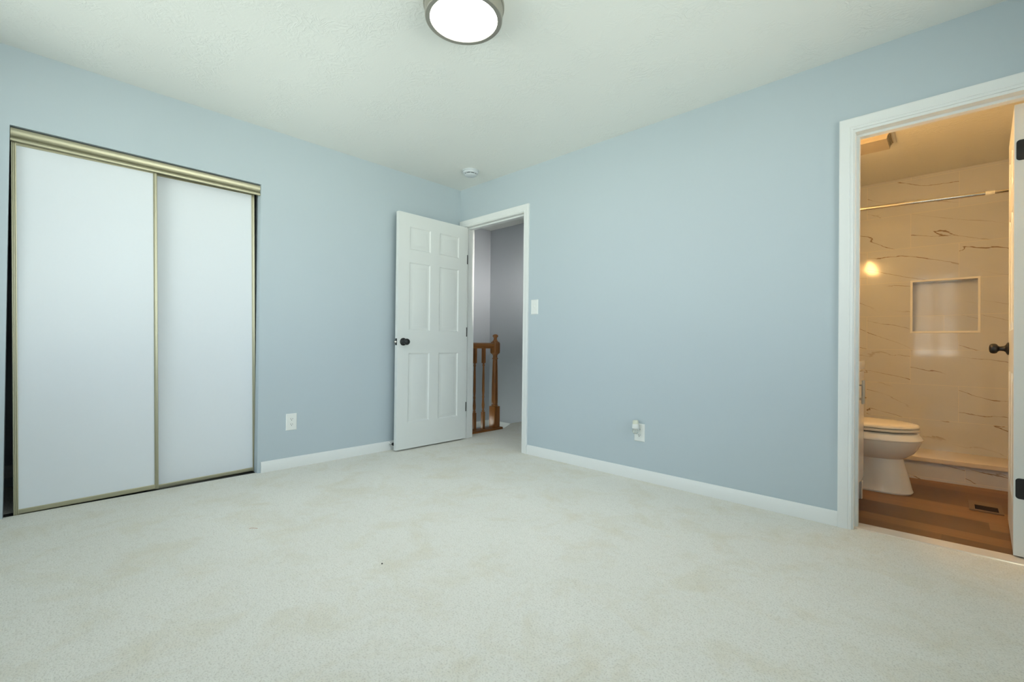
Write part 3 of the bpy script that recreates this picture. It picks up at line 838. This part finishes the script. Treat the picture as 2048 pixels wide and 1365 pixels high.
part('handrail', MB().prism([(NX + a, 0.864 + b) for a, b in hp], 'y', T, NY - 0.040), M['oak_h'], rl)
bal_prof = [(0.011, 0.200), (0.0155, 0.207), (0.0155, 0.214), (0.010, 0.222), (0.0145, 0.245), (0.0160, 0.275), (0.0135, 0.300), (0.0105, 0.340), (0.0135, 0.352), (0.0135, 0.360), (0.0105, 0.372), (0.0135, 0.42), (0.0125, 0.55), (0.0095, 0.675), (0.0135, 0.684), (0.0135, 0.692), (0.0095, 0.700), (0.012, 0.712)]
for yb in (0.408, 0.286, 0.164):
    b = MB().box(NX - 0.016, NX + 0.016, yb - 0.016, yb + 0.016, 0.0215, 0.201, 0.0015, 1)
    b.lathe(bal_prof, (NX, yb, 0), 'z', 20)
    b.box(NX - 0.016, NX + 0.016, yb - 0.016, yb + 0.016, 0.711, 0.866, 0.0015, 1)
    part('baluster', b, M['oak_v'], rl, smooth=30)

# ------------------------------------------------------------------ bathroom: toilet
TY = 0.985
to = thing('toilet', 'white toilet with closed lid beyond the bathroom doorway', 'toilet', (3.05, TY, -0.003))
def egg(xf, xb, hw, z, n=56, mid=0.21, p=2.0):
    xc = xf - mid if xf - mid > xb + 0.05 else (xf + xb) / 2
    out = []
    for k in range(n):
        t = 2 * PI * k / n
        c, s_ = math.cos(t), math.sin(t)
        e = 2.0 / (p if c > 0 else 3.2)
        cx = math.copysign(abs(c) ** e, c); sy = math.copysign(abs(s_) ** e, s_)
        out.append((xc + (xf - xc if c > 0 else xc - xb) * cx, TY + hw * sy, z))
    return out
rings = []
for xf, xb, hw, z, md, p in ((3.280, 2.74, 0.120, -0.003, 0.16, 2.3), (3.284, 2.74, 0.122, 0.006, 0.16, 2.3), (3.278, 2.742, 0.117, 0.022, 0.16, 2.3), (3.265, 2.745, 0.110, 0.08, 0.16, 2.2), (3.250, 2.75, 0.104, 0.14, 0.16, 2.1),
                             (3.236, 2.76, 0.100, 0.195, 0.16, 2.0), (3.232, 2.76, 0.099, 0.208, 0.16, 2.0), (3.250, 2.75, 0.115, 0.218, 0.18, 2.0), (3.285, 2.74, 0.148, 0.248, 0.20, 2.0), (3.308, 2.73, 0.168, 0.285, 0.21, 2.0),
                             (3.322, 2.72, 0.180, 0.322, 0.215, 2.0), (3.324, 2.72, 0.182, 0.331, 0.215, 2.0), (3.329, 2.72, 0.187, 0.334, 0.215, 2.0), (3.330, 2.72, 0.188, 0.340, 0.215, 2.0), (3.322, 2.72, 0.183, 0.356, 0.215, 2.0), (3.311, 2.72, 0.176, 0.373, 0.21, 2.0), (3.298, 2.722, 0.166, 0.380, 0.21, 2.0)):
    ring = []
    for (x, y, zz) in egg(xf, xb, hw, z, 56, md, p):
        if 0.02 < z < 0.20 and x < 3.07:           # recess along the side where the trapway runs
            f = min(1.0, (3.07 - x) / 0.03) * min(1.0, (z - 0.02) / 0.03, (0.20 - z) / 0.03)
            y = TY + (y - TY) * (1 - 0.32 * f)
        ring.append((x, y, zz))
    rings.append(ring)
part('bowl', MB().loft(rings), M['ceramic'], to, smooth=28)
seat = MB().loft([egg(3.302, 2.86, 0.170, 0.389), egg(3.312, 2.855, 0.180, 0.391), egg(3.313, 2.855, 0.181, 0.402), egg(3.309, 2.857, 0.178, 0.406)])
part('seat', seat, M['seat'], to, smooth=30)
lid = MB().loft([egg(3.304, 2.85, 0.174, 0.4085), egg(3.312, 2.85, 0.181, 0.4105), egg(3.312, 2.85, 0.181, 0.419), egg(3.306, 2.853, 0.176, 0.427), egg(3.285, 2.862, 0.160, 0.432), egg(3.20, 2.90, 0.10, 0.4345)])
part('lid', lid, M['seat'], to, smooth=30)
part('tank', MB().box(2.630, 2.815, TY - 0.215, TY + 0.215, 0.385, 0.735, 0.02, 3), M['ceramic'], to)
tl = part('tank_lid', MB().box(2.626, 2.826, TY - 0.225, TY + 0.225, 0.7355, 0.770, 0.008, 3), M['ceramic'], to)
part('flush_handle', MB().lathe([(0.0, 0.0), (0.012, 0.0), (0.012, 0.008), (0.0, 0.010)], (2.815, TY - 0.165, 0.69), 'x', 20).box(2.822, 2.832, TY - 0.175, TY - 0.095, 0.683, 0.697, 0.003), M['chrome'], to)

# vanity just inside the doorway
vn = thing('bathroom_vanity', 'white bathroom vanity with bar handle, its edge showing past the jamb', 'vanity', (2.85, 0.40, -0.003))
VX, VY0, VY1 = 3.050, 0.140, 0.655
part('cabinet', MB().box(BX0 + 0.005, VX, VY0, VY1, 0.105, 0.778, 0.002, 1), M['cabinet'], vn)
dr = part('cabinet_door', MB().box(VX + 0.0005, VX + 0.018, 0.392, VY1 - 0.002, 0.125, 0.772, 0.002, 1), M['cabinet'], vn)
def bar(yb):
    mb = MB().lathe([(0.0055, 0.596), (0.0055, 0.728)], (VX + 0.044, yb, 0), 'z', 16)
    mb.tube([(VX + 0.0185, yb, 0.622), (VX + 0.044, yb, 0.622)], 0.0045).tube([(VX + 0.0185, yb, 0.702), (VX + 0.044, yb, 0.702)], 0.0045)
    return mb
part('handle', bar(0.414), M['nickel'], dr)
dl = part('cabinet_door', MB().box(VX + 0.0005, VX + 0.018, VY0 + 0.002, 0.388, 0.125, 0.772, 0.002, 1), M['cabinet'], vn)
part('handle', bar(0.366), M['nickel'], dl)
part('sink_top', MB().box(BX0 + 0.003, VX + 0.022, VY0 - 0.008, VY1 + 0.006, 0.782, 0.834, 0.004, 2), M['ceramic'], vn)
for a, b in ((BX0 + 0.02, VY0 + 0.02), (VX - 0.02, VY0 + 0.02), (BX0 + 0.02, VY1 - 0.02), (VX - 0.003, VY1 - 0.02)):
    part('leg', MB().box(a - 0.018, a + 0.018, b - 0.018, b + 0.018, -0.003, 0.106, 0.002, 1), M['cabinet'], vn)

# vanity light on the wall over the vanity
vl = thing('vanity_light', 'lit three shade warm light bar over the vanity, mirrored in the shower tile', 'light', (BX0, 0.42, 1.98))
part('backplate', MB().box(BX0, BX0 + 0.022, 0.16, 0.68, 1.955, 2.015, 0.004), M['nickel'], vl)
for yy in (0.24, 0.42, 0.60):
    part('arm', MB().tube([(BX0 + 0.02, yy, 1.985), (BX0 + 0.09, yy, 1.985), (BX0 + 0.105, yy, 1.975), (BX0 + 0.11, yy, 1.955)], 0.008), M['nickel'], vl)
    part('shade', MB().lathe([(0.0, 1.962), (0.022, 1.960), (0.030, 1.935), (0.042, 1.895), (0.055, 1.860), (0.052, 1.858), (0.0, 1.865)], (BX0 + 0.11, yy, 0), 'z', 24), M['shade'], vl)

# exhaust fan on the bathroom ceiling
ef = thing('exhaust_fan', 'boxy slotted exhaust fan cover on the bathroom ceiling', 'exhaust fan', (3.0, 1.28, H))
part('mounting_plate', MB().box(2.865, 3.165, 1.145, 1.425, H - 0.008, H, 0.003, 1), M['plastic'], ef)
sec = []
for t, inset in ((0.0, 0.0), (0.25, 0.010), (0.5, 0.017), (0.75, 0.020), (1.0, 0.022)):
    sec.append((inset, H - 0.008 - t * 0.044))
mb = MB()
mb.loft([[(2.880 + i, 1.160 + i * 0.5, z), (3.150 - i, 1.160 + i * 0.5, z), (3.150 - i, 1.410 - i * 0.5, z), (2.880 + i, 1.410 - i * 0.5, z)] for i, z in sec])
part('cover', mb, M['fan'], ef, smooth=30)
mb = MB()
for k in range(4):
    t = 0.18 + k * 0.19
    yy = 1.160 + 0.5 * 0.022 * (1 - (1 - t) ** 2)
    mb.box(2.905, 3.125, yy - 0.0012, yy + 0.003, H - 0.008 - t * 0.044 - 0.0012, H - 0.008 - t * 0.044 + 0.0012)
part('groove', mb, M['fan'], ef, smooth=0)
mb = MB()
for k in range(5):
    t = 0.16 + k * 0.17
    ins = 0.022 * (1 - (1 - t) ** 2)
    xx = 3.150 - ins
    mb.box(xx - 0.004, xx + 0.0008, 1.185, 1.385, H - 0.008 - t * 0.044 - 0.0022, H - 0.008 - t * 0.044 + 0.0022)
part('slot', mb, M['darkslot'], ef, smooth=0)

# shower rod
rod = thing('shower_rod', 'chrome tension rod across the shower, below the bathroom ceiling', 'shower rod', (3.22, 1.50, 1.955))
def RZ(x): return 1.969 - (x - 2.952) * 0.0365
part('tube', MB().tube([(BX0 + 0.012, 1.5, RZ(BX0)), (3.62, 1.5, RZ(3.62))], 0.0125, 24), M['chrome'], rod)
part('inner_tube', MB().tube([(3.615, 1.5, RZ(3.615)), (BX1 - 0.012, 1.5, RZ(BX1))], 0.0105, 24), M['chrome'], rod)
part('collar', MB().tube([(3.612, 1.5, RZ(3.612)), (3.655, 1.5, RZ(3.655))], 0.0132, 24), M['plastic'], rod)
part('end_cap', MB().lathe([(0.0, 0.0), (0.024, 0.0), (0.022, 0.010), (0.014, 0.018), (0.0, 0.018)], (BX0, 1.5, RZ(BX0)), 'x', 24), M['chrome'], rod)
part('end_cap', MB().lathe([(0.0, 0.0), (0.024, 0.0), (0.022, 0.010), (0.014, 0.018), (0.0, 0.018)], (BX1, 1.5, RZ(BX1)), 'x', 24, -1), M['chrome'], rod)

# floor register
fr = thing('floor_register', 'tan floor register with dark opening in the bathroom floor', 'floor register', (3.597, 0.945, -0.003))
RX0, RX1, RY0, RY1 = 3.528, 3.664, 0.840, 1.060
OX0, OX1, OY0, OY1 = 3.552, 3.646, 0.864, 0.970
mb = MB()
for a in ((RX0, RX1, RY0, OY0), (RX0, RX1, OY1, RY1), (RX0, OX0, OY0, OY1), (OX1, RX1, OY0, OY1)):
    mb.box(a[0], a[1], a[2], a[3], -0.0035, 0.003)
part('frame', mb, M['register'], fr, smooth=0)
part('opening', MB().box(OX0, OX1, OY0, OY1, -0.0035, -0.0022), M['darkslot'], fr, smooth=0)
mb = MB()
for k in range(8):
    yy = OY0 + 0.006 + k * 0.0130
    mb.box(OX0, OX1, yy, yy + 0.003, -0.0025, 0.0016)
part('louver', mb, solid('dark_brown_metal', srgb(62, 48, 38), 0.5), fr, smooth=0)

# ------------------------------------------------------------------ bits of lint on the carpet
tag(link_mesh('carpet_strand', MB().tube([(0.0, 0.0, 0.002), (0.012, 0.002, 0.0045), (0.026, 0.001, 0.004), (0.04, 0.002, 0.002)], 0.0009, 6).transform(Matrix.Translation((0.998, -2.12, 0.0)) @ Matrix.Rotation(0.8, 4, 'Z')), M['strand'], loc=(0.998, -2.12, 0.0)),
    'short reddish fibre lying on the carpet in front of the closet', 'lint')
tag(link_mesh('carpet_lint', MB().lathe([(0.0, 0.0), (0.0026, 0.001), (0.003, 0.003), (0.0018, 0.0052), (0.0, 0.006)], (0, 0, 0), 'z', 10).transform(Matrix.Translation((1.767, -1.851, 0.0))), M['speck'], loc=(1.767, -1.851, 0.0)),
    'tiny black speck of lint in the middle of the carpet', 'lint')
